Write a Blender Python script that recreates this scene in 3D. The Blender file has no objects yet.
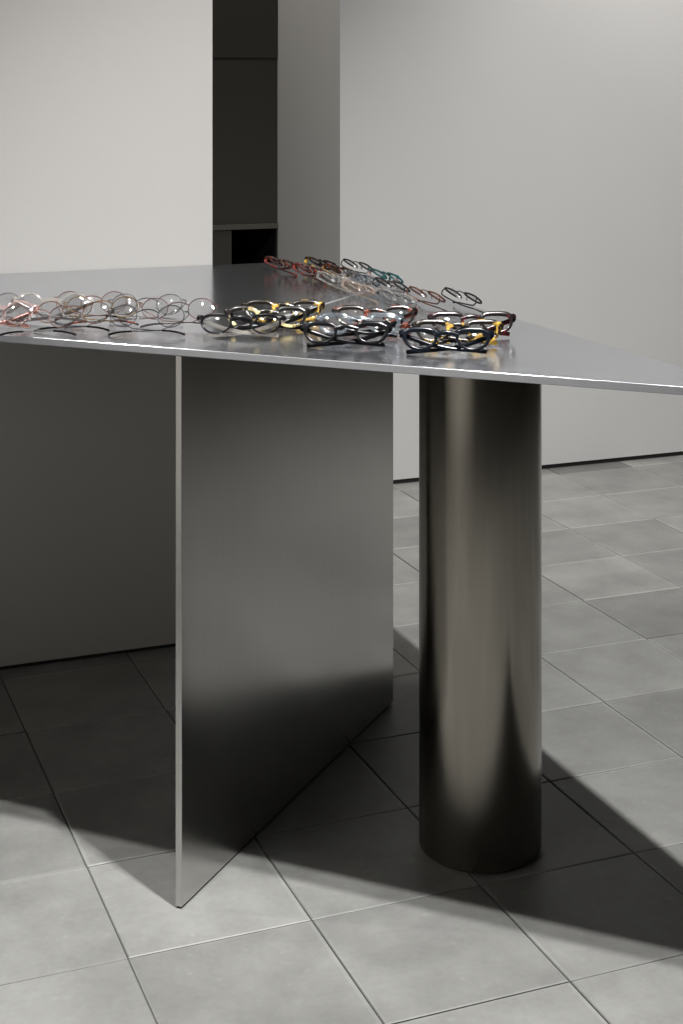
import bpy, bmesh, math, random
from math import sin, cos, pi, radians
from mathutils import Vector, Matrix
random.seed(7)
S = bpy.context.scene
COL = S.collection

# ------------------------------------------------------------------ camera, world, lights, exposure
# world frame: +X runs along the walls, +Y runs towards them, camera stands at the origin
CAM_H = 1.33
YAW = radians(21.352)
cam_d = bpy.data.cameras.new('camera'); cam = bpy.data.objects.new('camera', cam_d); COL.objects.link(cam)
cam.location = (0, 0, CAM_H); cam.rotation_euler = (pi/2, 0, -YAW)
cam_d.sensor_fit = 'AUTO'; cam_d.sensor_width = 36; cam_d.lens = 36*1541.9/1024
cam_d.shift_y = -(512-93)/1024
cam_d.clip_start = .05
S.camera = cam
S.view_settings.view_transform = 'Standard'; S.view_settings.look = 'None'
S.view_settings.gamma = 1; S.view_settings.use_curve_mapping = False
S.view_settings.exposure = 0.15
wd = bpy.data.worlds.new('world'); S.world = wd; wd.use_nodes = True
wd.node_tree.nodes['Background'].inputs[0].default_value = (1, 1, 1, 1)
wd.node_tree.nodes['Background'].inputs[1].default_value = 0.0

def spot(name, loc, aim, power, cone, blend=.5, size=.03, col=(1, .97, .93)):
    d = bpy.data.lights.new(name, 'SPOT'); o = bpy.data.objects.new(name, d); COL.objects.link(o)
    o.location = loc; d.energy = power; d.spot_size = radians(cone); d.spot_blend = blend
    d.shadow_soft_size = size; d.color = col
    o.rotation_euler = (Vector(aim)-Vector(loc)).to_track_quat('-Z', 'Y').to_euler()
    return o
CEIL = 2.86
spot('spotlight_table', (.958, 1.546, 2.8), (1.4, 2.6, .4), 185, 98, .8, .022, (1, .985, .96))
spot('spotlight_table_twin', (.958, 1.676, 2.8), (1.4, 2.7, .4), 135, 98, .8, .022, (1, .985, .96))
spot('spotlight_panel', (.43, 2.204, 2.8), (.15, 2.25, 0), 90, 68, .9, .025, (1, .985, .96))
spot('spotlight_left', (-.473, 3.101, 2.8), (.1, 2.0, .0), 55, 85, .9, .03)
spot('spotlight_wall', (3.2, 3.2, 2.8), (2.9, 4.8, .75), 150, 84, .9, .03)
spot('spotlight_side', (-1.5, .9, 2.8), (-2.5, .6, 1.0), 560, 100, .8, .03)
spot('passage_fill', (.5, 4.7, 2.8), (1.8, 5.2, .8), 45, 120, .9, .06, (1, .95, .86))  # added unseen fill, brightens the passage wall and the recess

# ------------------------------------------------------------------ helpers
def link(name, me, mat=None, parent=None, kind=None, label=None):
    o = bpy.data.objects.new(name, me); COL.objects.link(o)
    if mat: me.materials.append(mat)
    if parent: o.parent = parent
    if kind: o['kind'] = kind
    if label: o['label'] = label
    return o
def obj(name, bm, mat=None, parent=None, kind=None, label=None, smooth=False, angle=None):
    bmesh.ops.recalc_face_normals(bm, faces=bm.faces)
    me = bpy.data.meshes.new(name); bm.to_mesh(me); bm.free()
    if smooth:
        for p in me.polygons: p.use_smooth = True
        if angle:
            try: me.set_sharp_from_angle(angle=angle)
            except Exception: pass
    return link(name, me, mat, parent, kind, label)
def empty(name, loc, rz, label, cat, group=None):
    o = bpy.data.objects.new(name, None); COL.objects.link(o)
    o.location = loc; o.rotation_euler = (0, 0, rz); o.empty_display_size = .05
    o['label'] = label; o['category'] = cat
    if group: o['group'] = group
    return o
def box(bm, x0, x1, y0, y1, z0, z1, bevel=0):
    vs = [bm.verts.new((x, y, z)) for x in (x0, x1) for y in (y0, y1) for z in (z0, z1)]
    q = [(0, 1, 3, 2), (4, 6, 7, 5), (0, 4, 5, 1), (2, 3, 7, 6), (0, 2, 6, 4), (1, 5, 7, 3)]
    fs = [bm.faces.new([vs[i] for i in f]) for f in q]
    if bevel:
        es = list({e for f in fs for e in f.edges})
        bmesh.ops.bevel(bm, geom=es, offset=bevel, segments=2, affect='EDGES', profile=.5)
def prism(bm, pts, z0, z1, bevel=0, seg=2):
    a = [bm.verts.new((x, y, z0)) for x, y in pts]; b = [bm.verts.new((x, y, z1)) for x, y in pts]
    n = len(pts)
    fs = [bm.faces.new(a[::-1]), bm.faces.new(b)]
    for i in range(n): fs.append(bm.faces.new((a[i], a[(i+1) % n], b[(i+1) % n], b[i])))
    if bevel:
        es = list({e for f in fs for e in f.edges})
        bmesh.ops.bevel(bm, geom=es, offset=bevel, segments=seg, affect='EDGES', profile=.5)
def sweep(bm, pts, ra, rb, closed=False, n=8, up=Vector((0, 1, 0)), scales=None, square=False):
    """elliptical tube; rb is the radius along 'up', ra the one across it"""
    pts = [Vector(p) for p in pts]; N = len(pts); rings = []
    for i, p in enumerate(pts):
        a = pts[(i-1) % N] if (closed or i > 0) else pts[i]
        b = pts[(i+1) % N] if (closed or i < N-1) else pts[i]
        t = (b-a).normalized()
        side = t.cross(up)
        if side.length < 1e-5: side = t.cross(Vector((1, 0, 0)))
        side.normalize(); u2 = side.cross(t).normalized()
        k = scales[i] if scales else (1, 1)
        if not isinstance(k, tuple): k = (k, k)
        ring = []
        for j in range(n):
            an = 2*pi*(j+.5)/n
            cx, cy = cos(an), sin(an)
            if square:
                m = (abs(cx)**5+abs(cy)**5)**(-1/5); cx *= m; cy *= m
            ring.append(bm.verts.new(p+side*(ra*k[0]*cx)+u2*(rb*k[1]*cy)))
        rings.append(ring)
    M = N if closed else N-1
    for i in range(M):
        A, B = rings[i], rings[(i+1) % N]
        for j in range(n): bm.faces.new((A[j], A[(j+1) % n], B[(j+1) % n], B[j]))
    if not closed:
        bm.faces.new(rings[0][::-1]); bm.faces.new(rings[-1])

# ------------------------------------------------------------------ materials
def newmat(name):
    m = bpy.data.materials.new(name); m.use_nodes = True
    nt = m.node_tree; return m, nt, nt.nodes['Principled BSDF'], nt.nodes['Material Output']
def N(nt, t, **kw):
    n = nt.nodes.new(t)
    for k, v in kw.items(): setattr(n, k, v)
    return n
def paint(name, col, rough=.85, var=.03, bump=.02, scale=60):
    m, nt, b, o = newmat(name)
    tc = N(nt, 'ShaderNodeTexCoord'); no = N(nt, 'ShaderNodeTexNoise'); no.inputs['Scale'].default_value = 1.7; no.inputs['Detail'].default_value = 3
    nt.links.new(tc.outputs['Object'], no.inputs['Vector'])
    mr = N(nt, 'ShaderNodeMapRange'); mr.inputs[1].default_value = .3; mr.inputs[2].default_value = .7
    mr.inputs[3].default_value = 1-var; mr.inputs[4].default_value = 1+var
    nt.links.new(no.outputs['Fac'], mr.inputs[0])
    mx = N(nt, 'ShaderNodeVectorMath', operation='SCALE'); mx.inputs[0].default_value = col
    nt.links.new(mr.outputs[0], mx.inputs['Scale']); nt.links.new(mx.outputs[0], b.inputs['Base Color'])
    b.inputs['Roughness'].default_value = rough
    n2 = N(nt, 'ShaderNodeTexNoise'); n2.inputs['Scale'].default_value = scale; n2.inputs['Detail'].default_value = 5
    nt.links.new(tc.outputs['Object'], n2.inputs['Vector'])
    bp = N(nt, 'ShaderNodeBump'); bp.inputs['Strength'].default_value = bump; bp.inputs['Distance'].default_value = .01
    nt.links.new(n2.outputs['Fac'], bp.inputs['Height']); nt.links.new(bp.outputs[0], b.inputs['Normal'])
    return m
def steel(name, col, rough, stretch, aniso=0, rv=.05, cv=.06, bump=.02, rot=0, tangent=None, metal=1):
    m, nt, b, o = newmat(name)
    b.inputs['Metallic'].default_value = metal
    tc = N(nt, 'ShaderNodeTexCoord'); mp = N(nt, 'ShaderNodeMapping'); mp.inputs['Scale'].default_value = stretch
    mp.vector_type = 'TEXTURE' if False else 'POINT'
    mp.inputs['Rotation'].default_value = (0, 0, rot)
    nt.links.new(tc.outputs['Object'], mp.inputs['Vector'])
    no = N(nt, 'ShaderNodeTexNoise'); no.inputs['Scale'].default_value = 1; no.inputs['Detail'].default_value = 6; no.inputs['Roughness'].default_value = .65
    nt.links.new(mp.outputs[0], no.inputs['Vector'])
    bl = N(nt, 'ShaderNodeTexNoise'); bl.inputs['Scale'].default_value = 3.1; bl.inputs['Detail'].default_value = 4
    nt.links.new(tc.outputs['Object'], bl.inputs['Vector'])
    mr = N(nt, 'ShaderNodeMapRange'); mr.inputs[1].default_value = .3; mr.inputs[2].default_value = .7
    mr.inputs[3].default_value = rough-rv; mr.inputs[4].default_value = rough+rv
    nt.links.new(bl.outputs['Fac'], mr.inputs[0]); nt.links.new(mr.outputs[0], b.inputs['Roughness'])
    m2 = N(nt, 'ShaderNodeMapRange'); m2.inputs[1].default_value = .25; m2.inputs[2].default_value = .75
    m2.inputs[3].default_value = 1-cv; m2.inputs[4].default_value = 1+cv
    nt.links.new(no.outputs['Fac'], m2.inputs[0])
    mx = N(nt, 'ShaderNodeVectorMath', operation='SCALE'); mx.inputs[0].default_value = col
    nt.links.new(m2.outputs[0], mx.inputs['Scale']); nt.links.new(mx.outputs[0], b.inputs['Base Color'])
    if bump:
        bp = N(nt, 'ShaderNodeBump'); bp.inputs['Strength'].default_value = bump; bp.inputs['Distance'].default_value = .001
        nt.links.new(no.outputs['Fac'], bp.inputs['Height']); nt.links.new(bp.outputs[0], b.inputs['Normal'])
    if aniso:
        b.inputs['Anisotropic'].default_value = aniso
        tg = N(nt, 'ShaderNodeCombineXYZ'); tg.inputs[2].default_value = 1     # the blur runs up and down
        nt.links.new(tg.outputs[0], b.inputs['Tangent'])
    return m
def tile_mat():
    m, nt, b, o = newmat('cement_tile')
    at = N(nt, 'ShaderNodeAttribute', attribute_name='tone'); tc = N(nt, 'ShaderNodeTexCoord')
    n1 = N(nt, 'ShaderNodeTexNoise'); n1.inputs['Scale'].default_value = 6.5; n1.inputs['Detail'].default_value = 7; n1.inputs['Roughness'].default_value = .62
    n2 = N(nt, 'ShaderNodeTexNoise'); n2.inputs['Scale'].default_value = 90; n2.inputs['Detail'].default_value = 4
    vo = N(nt, 'ShaderNodeTexVoronoi'); vo.inputs['Scale'].default_value = 22; vo.inputs['Randomness'].default_value = 1
    for n in (n1, n2, vo): nt.links.new(tc.outputs['Object'], n.inputs['Vector'])
    r1 = N(nt, 'ShaderNodeMapRange'); r1.inputs[1].default_value = .3; r1.inputs[2].default_value = .72; r1.inputs[3].default_value = .80; r1.inputs[4].default_value = 1.2
    nt.links.new(n1.outputs['Fac'], r1.inputs[0])
    r2 = N(nt, 'ShaderNodeMapRange'); r2.inputs[1].default_value = .3; r2.inputs[2].default_value = .7; r2.inputs[3].default_value = .96; r2.inputs[4].default_value = 1.04
    nt.links.new(n2.outputs['Fac'], r2.inputs[0])
    r3 = N(nt, 'ShaderNodeMapRange'); r3.inputs[1].default_value = .0; r3.inputs[2].default_value = .16; r3.inputs[3].default_value = 1.16; r3.inputs[4].default_value = 1.0
    nt.links.new(vo.outputs['Distance'], r3.inputs[0])
    a = N(nt, 'ShaderNodeMath', operation='MULTIPLY'); nt.links.new(r1.outputs[0], a.inputs[0]); nt.links.new(r2.outputs[0], a.inputs[1])
    c = N(nt, 'ShaderNodeMath', operation='MULTIPLY'); nt.links.new(a.outputs[0], c.inputs[0]); nt.links.new(r3.outputs[0], c.inputs[1])
    mx = N(nt, 'ShaderNodeVectorMath', operation='SCALE'); nt.links.new(at.outputs['Color'], mx.inputs[0]); nt.links.new(c.outputs[0], mx.inputs['Scale'])
    nt.links.new(mx.outputs[0], b.inputs['Base Color'])
    r4 = N(nt, 'ShaderNodeMapRange'); r4.inputs[3].default_value = .42; r4.inputs[4].default_value = .62
    nt.links.new(n1.outputs['Fac'], r4.inputs[0]); nt.links.new(r4.outputs[0], b.inputs['Roughness'])
    bp = N(nt, 'ShaderNodeBump'); bp.inputs['Strength'].default_value = .12; bp.inputs['Distance'].default_value = .002
    nt.links.new(n2.outputs['Fac'], bp.inputs['Height']); nt.links.new(bp.outputs[0], b.inputs['Normal'])
    return m
def plain(name, col, rough=.3, metallic=0, coat=0):
    m, nt, b, o = newmat(name)
    tc = N(nt, 'ShaderNodeTexCoord'); no = N(nt, 'ShaderNodeTexNoise'); no.inputs['Scale'].default_value = 80
    nt.links.new(tc.outputs['Object'], no.inputs['Vector'])
    mr = N(nt, 'ShaderNodeMapRange'); mr.inputs[3].default_value = .92; mr.inputs[4].default_value = 1.08
    nt.links.new(no.outputs['Fac'], mr.inputs[0])
    mx = N(nt, 'ShaderNodeVectorMath', operation='SCALE'); mx.inputs[0].default_value = col
    nt.links.new(mr.outputs[0], mx.inputs['Scale']); nt.links.new(mx.outputs[0], b.inputs['Base Color'])
    b.inputs['Roughness'].default_value = rough; b.inputs['Specular IOR Level'].default_value = .25; b.inputs['Metallic'].default_value = metallic; b.inputs['Coat Weight'].default_value = coat
    return m
def tortoise(name, c1, c2, scale=70, thr=.5):
    m, nt, b, o = newmat(name)
    tc = N(nt, 'ShaderNodeTexCoord'); no = N(nt, 'ShaderNodeTexNoise'); no.inputs['Scale'].default_value = scale; no.inputs['Detail'].default_value = 2; no.inputs['Distortion'].default_value = .6
    nt.links.new(tc.outputs['Object'], no.inputs['Vector'])
    cr = N(nt, 'ShaderNodeValToRGB'); cr.color_ramp.elements[0].position = thr-.05; cr.color_ramp.elements[0].color = (*c1, 1)
    cr.color_ramp.elements[1].position = thr+.05; cr.color_ramp.elements[1].color = (*c2, 1)
    nt.links.new(no.outputs['Fac'], cr.inputs[0]); nt.links.new(cr.outputs[0], b.inputs['Base Color'])
    b.inputs['Roughness'].default_value = .18
    return m
def clearmat(name, tint, gloss=.12, body=0.0, bodycol=(.8, .8, .8), rough=.03):
    """thin clear plastic or lens: see-through with a surface gloss and, for acetate, a little milky body"""
    m, nt, b, o = newmat(name); nt.nodes.remove(b)
    tr = N(nt, 'ShaderNodeBsdfTransparent'); tr.inputs[0].default_value = (*tint, 1)
    gl = N(nt, 'ShaderNodeBsdfGlossy'); gl.inputs['Roughness'].default_value = rough; gl.inputs[0].default_value = (1, 1, 1, 1)
    lw = N(nt, 'ShaderNodeLayerWeight'); lw.inputs[0].default_value = .25
    mr = N(nt, 'ShaderNodeMapRange'); mr.inputs[3].default_value = gloss; mr.inputs[4].default_value = min(1, gloss+.6)
    nt.links.new(lw.outputs['Fresnel'], mr.inputs[0])
    mx = N(nt, 'ShaderNodeMixShader'); nt.links.new(mr.outputs[0], mx.inputs[0])
    base = tr.outputs[0]
    if body:
        df = N(nt, 'ShaderNodeBsdfDiffuse'); df.inputs[0].default_value = (*bodycol, 1)
        m0 = N(nt, 'ShaderNodeMixShader'); m0.inputs[0].default_value = body
        nt.links.new(tr.outputs[0], m0.inputs[1]); nt.links.new(df.outputs[0], m0.inputs[2]); base = m0.outputs[0]
    nt.links.new(base, mx.inputs[1]); nt.links.new(gl.outputs[0], mx.inputs[2])
    nt.links.new(mx.outputs[0], o.inputs['Surface'])
    return m

M_WALL = paint('warm_white_paint', (.46, .447, .43), .8, .015, .015)
M_WALLR = paint('cool_white_paint', (.60, .60, .60), .8, .02, .03, 25)
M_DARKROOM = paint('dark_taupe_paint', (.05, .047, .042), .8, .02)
M_CAB = paint('olive_brown_laminate', (.045, .042, .035), .55, .02, .005)
M_CABT = paint('worktop_laminate', (.10, .097, .083), .5, .02, .005)
M_BLACK = paint('black_skirting', (.012, .012, .012), .6, .02)
M_CEIL = paint('ceiling_paint', (.06, .06, .058), .9, .02)
M_TILE = tile_mat()
M_GROUT = paint('grout', (.17, .17, .165), .95, .2, .1, 200)
M_TOP = steel('brushed_steel_top', (.53, .555, .60), .2, (7, 320, 7), rv=.03, cv=.05, bump=.0, metal=.955)
M_PANEL = steel('brushed_steel_panel', (.56, .555, .54), .20, (250, 250, 4), aniso=.6, rv=.02, cv=.05, bump=.0)
M_COLUMN = steel('bronzed_steel', (.29, .268, .235), .2, (300, 300, 5), aniso=.65, rv=.02, cv=.04, bump=.015)
M_UNDER = paint('black_bounce_blocker', (.02, .02, .02), .7, .05)
M_SEAM = steel('polished_seam', (.68, .70, .74), .26, (50, 50, 50), metal=.6)

# ------------------------------------------------------------------ the room
T = .3011; GX, GY = .5576, 3.5327
WL, WR = 3.590, 4.812          # planes of the left and the right wall
XL, XR = 1.068, 1.876          # their edges on the opening
bm = bmesh.new(); tone = bm.loops.layers.float_color.new('tone')
g = .0012; bv = .0016
ix0 = math.floor((-2.6-GX)/T); ix1 = math.ceil((4.6-GX)/T); iy0 = math.floor((-2.2-GY)/T); iy1 = math.ceil((6.2-GY)/T)
rr = random.Random(11)
SPECIAL = {(7, 4): .66}
for i in range(ix0, ix1):
    for j in range(iy0, iy1):
        k = rr.uniform(.86, 1.15)
        x0, y0 = GX+i*T+g, GY+j*T+g; x1, y1 = x0+T-2*g, y0+T-2*g
        k = SPECIAL.get((i, j), k)
        hz = [rr.uniform(-.0009, 0) for _ in range(4)]
        cs = [(x0, y0), (x1, y0), (x1, y1), (x0, y1)]
        ins = [(x0+bv, y0+bv), (x1-bv, y0+bv), (x1-bv, y1-bv), (x0+bv, y1-bv)]
        w_ = rr.uniform(.003, .009); inn = [(x0+w_, y0+w_), (x1-w_, y0+w_), (x1-w_, y1-w_), (x0+w_, y1-w_)]
        top = [bm.verts.new((*p, hz[q])) for q, p in enumerate(ins)]
        mid = [bm.verts.new((*p, hz[q]-.0014)) for q, p in enumerate(cs)]
        bot = [bm.verts.new((*p, -.012)) for p in cs]
        tin = [bm.verts.new((*p, hz[q])) for q, p in enumerate(inn)]
        fs = [(bm.faces.new(tin), 1.0)]
        for q in range(4):
            r_ = (q+1) % 4
            fs.append((bm.faces.new((top[q], top[r_], tin[r_], tin[q])), rr.choice((1.0, 1.0, 1.06, 1.14))))
            fs.append((bm.faces.new((mid[q], mid[r_], top[r_], top[q])), rr.choice((.8, 1.25, 1.4))))
            fs.append((bm.faces.new((bot[q], bot[r_], mid[r_], mid[q])), .5))
        for f, kk in fs:
            for l in f.loops: l[tone] = (.295*k*kk, .298*k*kk, .288*k*kk, 1)
me = bpy.data.meshes.new('floor'); bm.to_mesh(me); bm.free()
floor = link('floor', me, M_TILE, kind='structure')
bm = bmesh.new(); box(bm, -2.6, 4.6, -2.2, 6.3, -.05, -.004); obj('floor_grout', bm, M_GROUT, kind='structure', parent=floor)

def wallbox(name, x0, x1, y0, y1, z0, z1, mat, parent=None):
    b = bmesh.new(); box(b, x0, x1, y0, y1, z0, z1); return obj(name, b, mat, kind='structure', parent=parent)
wallbox('wall_left', -2.5, XL, WL, WL+.16, .010, CEIL, M_WALL)
wallbox('wall_right', XR, 4.5, WR, WR+.16, .016, CEIL, M_WALLR)
wallbox('wall_passage', XR, XR+.16, WR+.16, 6.2, .016, CEIL, M_WALLR)
wallbox('baseboard_left', -2.5, XL-.006, WL+.008, WL+.15, 0, .010, M_BLACK)
wallbox('baseboard_right', XR+.006, 4.5, WR+.008, WR+.15, 0, .016, M_BLACK)
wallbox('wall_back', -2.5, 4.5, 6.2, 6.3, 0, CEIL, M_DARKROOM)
wallbox('wall_side_left', -2.6, -2.5, -2.2, 6.3, 0, CEIL, M_WALL)
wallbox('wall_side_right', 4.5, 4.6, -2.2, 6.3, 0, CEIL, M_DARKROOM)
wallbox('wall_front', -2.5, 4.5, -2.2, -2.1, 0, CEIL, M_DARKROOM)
wallbox('ceiling', -2.6, 4.6, -2.2, 6.3, CEIL, CEIL+.1, M_CEIL)

# ------------------------------------------------------------------ dark cabinets in the recess
CW = 5.449
t = empty('wall_cabinet', (1.3, CW, 1.46), 0, 'dark olive overhead cabinet at the top of the dark recess', 'cabinet')
b = bmesh.new(); box(b, -.72, .5755, .018, .70, 0, 1.38, .001); obj('carcass', b, M_CAB, t)
for k, (a0, a1) in enumerate(((-.72, -.0765), (-.0735, .5755))):
    b = bmesh.new(); box(b, a0, a1, 0, .017, .0, 1.38, .0015); obj('door', b, M_CAB, t)
t = empty('back_counter', (1.3, CW, 0), 0, 'low dark olive counter with an open black niche, at the back of the recess', 'counter')
b = bmesh.new(); box(b, -.72, .5755, -.004, .70, .825, .845, .001); obj('worktop', b, M_CABT, t)
b = bmesh.new(); box(b, -.72, .5755, .006, .05, .846, 1.459); obj('back_panel', b, M_CAB, t)
def side(x0, x1): 
    b = bmesh.new(); box(b, x0, x1, .004, .69, .0, .824, .001); obj('side_panel', b, M_CAB, t)
side(-.72, .396)
b = bmesh.new(); box(b, .5700, .5755, .004, .65, .013, .824); obj('niche_side', b, M_BLACK, t)
b = bmesh.new(); box(b, .397, .5695, .66, .68, 0, .824); obj('niche_back', b, M_BLACK, t)
b = bmesh.new(); box(b, .397, .5695, .02, .655, 0.0, .012); obj('niche_base', b, M_BLACK, t)

# ------------------------------------------------------------------ the steel table: a right-angled triangle
ZT, TH = .9137, .0125
XC = 1.335                      # the edge at right angles to the walls
HY = 3.106                      # the long edge: x + y = HY
ztop = ZT
tb = empty('display_table', (XC-.3, 2.9, 0), 0, 'brushed steel display table with a pointed triangular top, flat panel leg and round column', 'table')
inv = Vector((XC-.3, 2.9, 0))
yb = WL-.001
b = bmesh.new()
pts = [(HY-yb, yb), (XC, HY-XC), (XC, yb)]
prism(b, [(x-inv.x, y-inv.y) for x, y in pts], ZT-TH, ZT, .0013, 3)
obj('tabletop', b, M_TOP, tb)
b = bmesh.new(); k_ = .02
pts = [(HY+k_*2.414-yb+.001, yb-.001), (XC-k_, HY+k_*1.414-XC+k_), (XC-k_, yb-.001)]
prism(b, [(x-inv.x, y-inv.y) for x, y in pts], ZT-TH-.003, ZT-TH); obj('underside', b, M_UNDER, tb, label='matt black board added out of sight under the top to cut bounced light')  # added dark board, keeps light from bouncing off the underside onto the floor
# flat panel at right angles to the long edge
e = Vector((1, 1, 0)).normalized(); n_ = Vector((1, -1, 0)).normalized()
p0 = Vector((.6655, 2.4365, 0)); d = (HY+.0015-(p0.x+p0.y))/math.sqrt(2); p0 = p0+e*d
L = (XC-.004-p0.x)*math.sqrt(2)
hw = .0058
pts = [p0-n_*hw, p0+n_*hw, p0+n_*hw+e*(L-2*hw), p0-n_*hw+e*L]
pts = [p0-n_*hw, p0+n_*hw, p0+n_*hw+e*(L-hw), p0-n_*hw+e*(L-hw)]
b = bmesh.new(); prism(b, [(p.x-inv.x, p.y-inv.y) for p in pts], .003, ZT-TH, .0008, 2)
obj('panel_leg', b, M_PANEL, tb, label='flat steel panel leg')
b = bmesh.new(); pp = [p0-n_*.004+e*.004, p0+n_*.004+e*.004, p0+n_*.004+e*(L-.02), p0-n_*.004+e*(L-.02)]
prism(b, [(p.x-inv.x, p.y-inv.y) for p in pp], 0, .003); obj('foot_strip', b, M_BLACK, tb, label='thin black strip under the panel')
# column
cc = Vector((1.222, 2.452, 0)); R = .108
b = bmesh.new(); n = 128; prof = [(.004, R-.004), (.004, R-.0008), (.0055, R), (ZT-TH, R)]
rings = [[b.verts.new((cc.x-inv.x+r*cos(2*pi*k/n), cc.y-inv.y+r*sin(2*pi*k/n), z)) for k in range(n)] for z, r in prof]
for A, B in zip(rings, rings[1:]):
    for k in range(n): b.faces.new((A[k], A[(k+1) % n], B[(k+1) % n], B[k]))
b.faces.new(rings[0][::-1]); b.faces.new(rings[-1])
obj('column_leg', b, M_COLUMN, tb, smooth=True, angle=radians(40), label='thick round bronzed steel column leg')
b = bmesh.new(); rings = [[b.verts.new((cc.x-inv.x+(R-.006)*cos(2*pi*k/n), cc.y-inv.y+(R-.006)*sin(2*pi*k/n), z)) for k in range(n)] for z in (0, .004)]
for k in range(n): b.faces.new((rings[0][k], rings[0][(k+1) % n], rings[1][(k+1) % n], rings[1][k]))
b.faces.new(rings[0][::-1]); b.faces.new(rings[1]); obj('foot_ring', b, M_BLACK, tb, label='thin black ring under the column')
# weld line over the panel, a shallow ground ridge in the top
b = bmesh.new()
A0 = p0+e*.22; A1 = p0+e*(L-.04)
q_ = [A0-n_*.006, A0+n_*.006, A1+n_*.006, A1-n_*.006]
prism(b, [((p-inv).x, (p-inv).y) for p in q_], ZT-.001, ZT+.0001)
obj('weld_line', b, M_SEAM, tb, smooth=True, label='bright ground weld line across the top')

# ------------------------------------------------------------------ eyeglasses
MATS = {
 'black': plain('black_acetate', (.006, .006, .007), .16, 0, 0),
 'navy': plain('navy_acetate', (.006, .008, .012), .16, 0, 0),
 'burgundy': tortoise('burgundy_acetate', (.012, .008, .009), (.10, .012, .016), 60, .62),
 'browndark': tortoise('dark_brown_acetate', (.012, .009, .008), (.20, .05, .03), 60, .58),
 'amber': tortoise('amber_tortoise_acetate', (.012, .009, .007), (.62, .38, .07), 55, .59),
 'pale_amber': tortoise('pale_amber_tortoise', (.012, .011, .01), (.72, .58, .28), 40, .6),
 'red': tortoise('red_tortoise_acetate', (.035, .012, .01), (.24, .04, .03), 60, .5),
 'rust': tortoise('rust_tortoise_acetate', (.03, .014, .01), (.24, .07, .04), 60, .54),
 'crystal': clearmat('crystal_acetate', (.92, .91, .89), .16, .25, (.60, .57, .53), .08),
 'pinkcrystal': clearmat('pink_crystal_acetate', (.93, .86, .85), .14, .28, (.60, .44, .42), .08),
 'peach': clearmat('peach_crystal_acetate', (.93, .88, .83), .14, .30, (.66, .53, .45), .08),
 'bluegrey': clearmat('blue_grey_crystal', (.76, .80, .84), .12, .18, (.30, .34, .38), .08),
 'teal': clearmat('teal_crystal', (.45, .68, .70), .14, .40, (.03, .20, .21), .08),
 'smoke': clearmat('smoke_crystal', (.62, .60, .58), .16, .35, (.35, .33, .31), .08),
 'gold': plain('gold_wire', (.75, .52, .25), .22, 1),
 'copper': plain('copper_wire', (.55, .30, .18), .25, 1),
 'rose': plain('rose_wire', (.62, .36, .33), .25, 1),
 'silver': plain('silver_wire', (.62, .62, .63), .2, 1),
 'gun': plain('gunmetal_wire', (.10, .10, .11), .3, 1),
 'blackwire': plain('black_wire', (.012, .012, .013), .3, 0),
 'brownwire': plain('brown_wire', (.17, .075, .055), .3, .6),
}
M_LENS = clearmat('lens', (.975, .975, .975), .10, 0, rough=.012)
M_PAD = clearmat('nose_pad', (.93, .93, .93), .1, .3, (.85, .85, .85), .1)

def lens_outline(shape, a, c, n=36):
    out = []
    for k in range(n):
        th = 2*pi*k/n; x, z = cos(th), sin(th)
        if shape == 'round': q = 2.0
        elif shape == 'panto': q = 3.0 if z > 0 else 2.1
        else: q = 4.0 if z > 0 else 2.4
        s_ = (abs(x)**q+abs(z)**q)**(-1/q); x *= s_; z *= s_
        if shape in ('panto', 'square') and z < 0: x *= 1+.13*z          # narrower towards the bottom
        if shape != 'round' and z > 0: z *= .86
        out.append((a*x, c*z))
    return out

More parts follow.
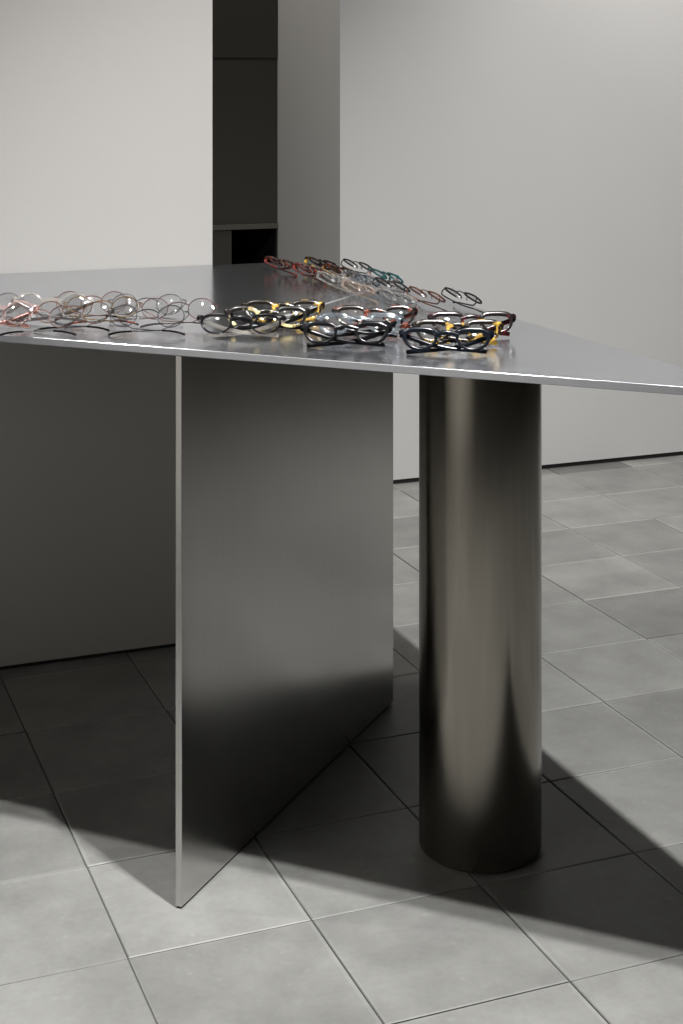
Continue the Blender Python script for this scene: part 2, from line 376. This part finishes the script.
def glasses(name, x, y, rot, label, kind, front, temple, tip=None, shape='panto', a=.0250, c=.0178, w=.142, lean=25,
            thick=.0024, group='eyeglasses along the front edge', flip=False, wr=1):
    root = empty(name, (x, y, ZT+.0004), radians(rot), label, 'glasses', group)
    th = radians(lean)
    base = Matrix.Rotation(-th, 4, 'X')
    if flip: base = Matrix.Rotation(pi, 4, 'Z') @ base
    wire = kind == 'wire'
    cxl = w/2-a-(.0045 if not wire else .004)
    parts = []
    # ---- front: two rims, bridge, end pieces
    b = bmesh.new()
    for s in (-1, 1):
        ol = [(s*cxl+px*s, 0, pz) for px, pz in lens_outline(shape, a, c)]
        if wire: sweep(b, ol, .0008*wr, .0010*wr, closed=True, n=6)
        else:
            sc = [(1.0+.8*max(0, p[2]/c)+.25*max(0, s*(p[0]-s*cxl)/a), 1.0) for p in ol]
            sweep(b, ol, thick, .0020, closed=True, n=8, scales=sc, square=True)
    zb = c*.28 if not wire else c*.30
    gap = cxl-a
    if wire:
        br = [(-gap-.001, 0, zb), (-gap*.6, -.0015, zb+.004), (0, -.002, zb+.0055), (gap*.6, -.0015, zb+.004), (gap+.001, 0, zb)]
        sweep(b, br, .0010, .0010, n=6)
    else:
        br = [(-gap-.003, 0, zb+.001), (-gap*.5, -.0005, zb+.0045), (0, -.001, zb+.0055), (gap*.5, -.0005, zb+.0045), (gap+.003, 0, zb+.001)]
        sweep(b, br, .0036, .0021, n=8, square=True)
    zh = c*.45
    for s in (-1, 1):
        if wire: sweep(b, [(s*(cxl+a-.0005), 0, zh), (s*(w/2+.001), .001, zh), (s*(w/2+.0025), .005, zh)], .0011, .0014, n=6)
        else: sweep(b, [(s*(cxl+a-.002), 0, zh+.002), (s*(w/2+.0005), .0005, zh+.003), (s*(w/2+.003), .004, zh+.003)], .0042, .0023, n=8, square=True)
    parts.append(('frame_front', b, MATS[front], True, None))
    # ---- lenses
    for s in (-1, 1):
        b = bmesh.new(); ol = lens_outline(shape, a-.0004, c-.0004)
        R0 = .085; rings = []
        for f, off in ((1, .0006), (.66, 0), (.33, 0)):
            rings.append([b.verts.new((s*(cxl+px*f), -((a*f)**2-a*a*.0)/(2*R0)*-1*0 + (-(a*a-(a*f)**2)/(2*R0)), pz*f)) for px, pz in ol])
        ctr = b.verts.new((s*cxl, -a*a/(2*R0), 0))
        nn = len(ol)
        for A, B in zip(rings, rings[1:]):
            for k in range(nn): b.faces.new((A[k], A[(k+1) % nn], B[(k+1) % nn], B[k]))
        for k in range(nn): b.faces.new((rings[-1][k], rings[-1][(k+1) % nn], ctr))
        geo = bmesh.ops.solidify(b, geom=list(b.faces), thickness=.0009)
        parts.append(('lens', b, M_LENS, True, None))
    # ---- folded temples
    tips = []
    for q, s in enumerate((-1, 1)):
        yy = .0075+.0048*q
        hx = s*(w/2+.0022)
        zl = -c-.002 if wire else -c+.002
        dz = zl-zh
        fr = (.0, .0, .06, .62, .9, .97, 1.0, 1.02, 1.1) if not wire else (0, .05, .3, .92, 1.0, 1.01, 1.03, 1.1, 1.22)
        P = [(hx, .004, 0), (hx-s*.0015, yy-.001, 0), (hx-s*.008, yy, 0), (hx-s*.045, yy+.0005, 0), (hx-s*.080, yy+.001, 0),
             (hx-s*.097, yy+.001, 0), (hx-s*.112, yy+.0015, 0), (hx-s*.126, yy+.002, 0), (hx-s*.137, yy+.002, 0)]
        P = [(p[0], p[1], zh+dz*f) for p, f in zip(P, fr)]
        if wire:
            b = bmesh.new(); sweep(b, P[:6], .0008*wr, .0008*wr, n=6, up=Vector((0, 1, 0)))
            t1 = ('temple', b, MATS[temple], True, None)
            b = bmesh.new(); sweep(b, P[5:], .0019, .0014, n=8, up=Vector((0, 1, 0)), scales=[.8, .9, 1.0, 1.15])
            t1 = t1[:4]+(('temple_tip', b, MATS[tip or 'black'], True),)
        else:
            b = bmesh.new()
            sweep(b, P, .0030, .0017, n=8, up=Vector((0, 1, 0)), scales=[1.4, 1.4, 1.35, 1.15, .95, .95, 1.1, 1.3, 1.1], square=True)
            t1 = ('temple', b, MATS[temple], True, None)
        parts.append(t1)
    # ---- nose pads
    for s in (-1, 1):
        b = bmesh.new()
        px = s*(gap-.0005) if wire else s*(gap-.0008)
        bmesh.ops.create_uvsphere(b, u_segments=10, v_segments=6, radius=1, matrix=Matrix.Translation((px, .0045, -c*.12)) @ Matrix.Rotation(s*.5, 4, 'Y') @ Matrix.Diagonal((.0014, .0030, .0055, 1)))
        if wire: sweep(b, [(s*(gap+.0012), .0004, c*.05), (px+s*.0008, .0035, c*.10), (px, .0045, -c*.08)], .0004, .0004, n=5)
        parts.append(('nose_pad', b, M_PAD if (wire or 'crystal' in front) else MATS[front], True, None))
    # ---- lean it and rest its lowest point on the table
    allb = [p[1] for p in parts]+[p[4][1] for p in parts if p[4]]
    for b in allb: bmesh.ops.transform(b, matrix=base, verts=b.verts)
    zmin = min(v.co.z for b in allb for v in b.verts)
    for b in allb: bmesh.ops.translate(b, vec=(0, 0, -zmin), verts=b.verts)
    for nme, b, m, sm, sub in parts:
        o = obj(nme, b, m, root, smooth=sm, angle=radians(50))
        if sub: obj(sub[0], sub[1], sub[2], o, smooth=True, angle=radians(50))
    return root

G1 = 'eyeglasses laid out along the long front edge'
G2 = 'eyeglasses laid out along the right-hand edge'
W = dict(kind='wire', lean=34, shape='round', a=.0230, c=.0205, w=.136, group=G1)
A = dict(kind='acetate', lean=29, group=G1)
FRONT = [
 (0.416, 2.846, -23, 'large wire-rimmed glasses cut off by the left border of the photo', dict(W, front='silver', temple='silver', tip='smoke')),
 (0.421, 2.751, -26, 'pink crystal glasses nearest the left border on the front row of the table', dict(A, thick=.0015, front='pinkcrystal', temple='rose', shape='round', c=.022, lean=38)),
 (0.526, 2.786, -23, 'glasses with large round clear lenses and thin crystal rims behind the pink crystal pair', dict(A, front='crystal', temple='silver', shape='round', c=.0235, thick=.0012, lean=30)),
 (0.478, 2.643, -27, 'silver wire glasses, right of the pink crystal pair', dict(W, front='rose', temple='silver', tip='black')),
 (0.598, 2.781, -23, 'round brown wire glasses with one tall dark arc, behind the copper pair', dict(W, front='brownwire', temple='brownwire', tip='black', lean=26)),
 (0.686, 2.721, -23, 'faint silver wire glasses between the gold and the rose pairs, furthest back', dict(W, front='silver', temple='silver', tip='smoke')),
 (0.541, 2.668, -26, 'copper wire glasses with dark temple tips, second group of pale frames from the left', dict(W, front='copper', temple='gun', tip='black')),
 (0.603, 2.716, -23, 'gold wire glasses with clear round lenses behind the copper pair', dict(W, front='gold', temple='gold', tip='browndark')),
 (0.651, 2.578, -26, 'thin grey wire glasses with long black temples near the front edge above the panel', dict(W, front='gun', temple='gun', tip='black')),
 (0.724, 2.646, -23, 'rose wire round glasses left of the thin-rimmed black pair, in front of the pale wall', dict(W, front='rose', temple='rose', tip='gun')),
 (0.791, 2.491, -23, 'thin-rimmed black glasses with clear temples at the left front of the amber group', dict(A, front='black', temple='crystal', thick=.0014)),
 (0.858, 2.552, -20, 'black and pale amber tortoise glasses in the middle of the amber group', dict(A, front='pale_amber', temple='black')),
 (0.911, 2.620, -20, 'bright amber tortoise glasses at the back of the amber group', dict(A, front='amber', temple='amber')),
 (0.921, 2.336, -23, 'black glasses at the front of the second dark group, left of the navy pair', dict(A, front='black', temple='black', shape='panto')),
 (0.978, 2.418, -21, 'clear grey glasses sandwiched between the black pair and the dark brown pair', dict(A, front='bluegrey', temple='black')),
 (1.038, 2.494, -21, 'dark brown glasses with red-brown temples behind the clear grey pair', dict(A, front='browndark', temple='browndark')),
 (1.046, 2.218, -24, 'navy glasses nearest the pointed end of the table, foremost of their group', dict(A, front='navy', temple='navy', shape='panto')),
 (1.100, 2.288, -22, 'yellow and black tortoise glasses between the navy pair and the burgundy pair', dict(A, front='amber', temple='amber', shape='square', lean=30)),
 (1.162, 2.362, -21, 'burgundy and black glasses furthest right on the front row, behind the yellow tortoise pair', dict(A, front='burgundy', temple='burgundy', shape='square')),
]
B_ = dict(kind='acetate', group=G2, lean=50, w=.140, thick=.0020, c=.0165)
BW = dict(kind='wire', wr=1.8, shape='panto', group=G2, lean=52, w=.134, a=.0225, c=.0175)
BACK = [
 (1.169, 3.360, 96, 'small red-brown tortoise glasses alone at the far left end of the back row', dict(B_, front='rust', temple='red')),
 (1.182, 3.203, 94, 'red tortoise glasses second from the far end of the back row', dict(B_, front='red', temple='red')),
 (1.252, 3.315, 96, 'dark red and black tortoise glasses standing highest at the far end of the back row', dict(B_, front='burgundy', temple='amber')),
 (1.240, 3.170, 94, 'rust brown glasses right behind the red tortoise pair', dict(B_, front='rust', temple='gold')),
 (1.172, 3.030, 92, 'clear crystal glasses in the nearer file of the back row, right of the red pair', dict(B_, front='crystal', temple='crystal')),
 (1.232, 3.023, 94, 'blue-grey crystal glasses in the middle of the back row', dict(B_, front='bluegrey', temple='crystal')),
 (1.300, 3.220, 94, 'black wire glasses against the far edge behind the blue-grey crystal pair', dict(BW, front='blackwire', temple='blackwire', tip='black')),
 (1.294, 3.040, 92, 'teal and clear glasses on the far edge of the back row', dict(B_, front='teal', temple='pinkcrystal')),
 (1.167, 2.870, 92, 'peach crystal glasses in front of the blue-grey crystal pair', dict(B_, front='peach', temple='peach')),
 (1.232, 2.867, 94, 'thin black wire glasses behind the peach crystal pair', dict(BW, front='blackwire', temple='blackwire', tip='black')),
 (1.176, 2.707, 94, 'pale smoke-clear glasses lying nearest the middle of the table in the back row', dict(B_, front='crystal', temple='silver', thick=.0014, lean=40)),
 (1.236, 2.707, 92, 'brown wire glasses second from the near end of the back row', dict(BW, front='brownwire', temple='brownwire', tip='burgundy')),
 (1.292, 2.665, 92, 'black wire glasses at the near right end of the back row', dict(BW, front='blackwire', temple='blackwire', tip='black')),
]
for x, y, r, lab, kw in FRONT+BACK:
    glasses('eyeglasses', x, y, r, lab, **kw)
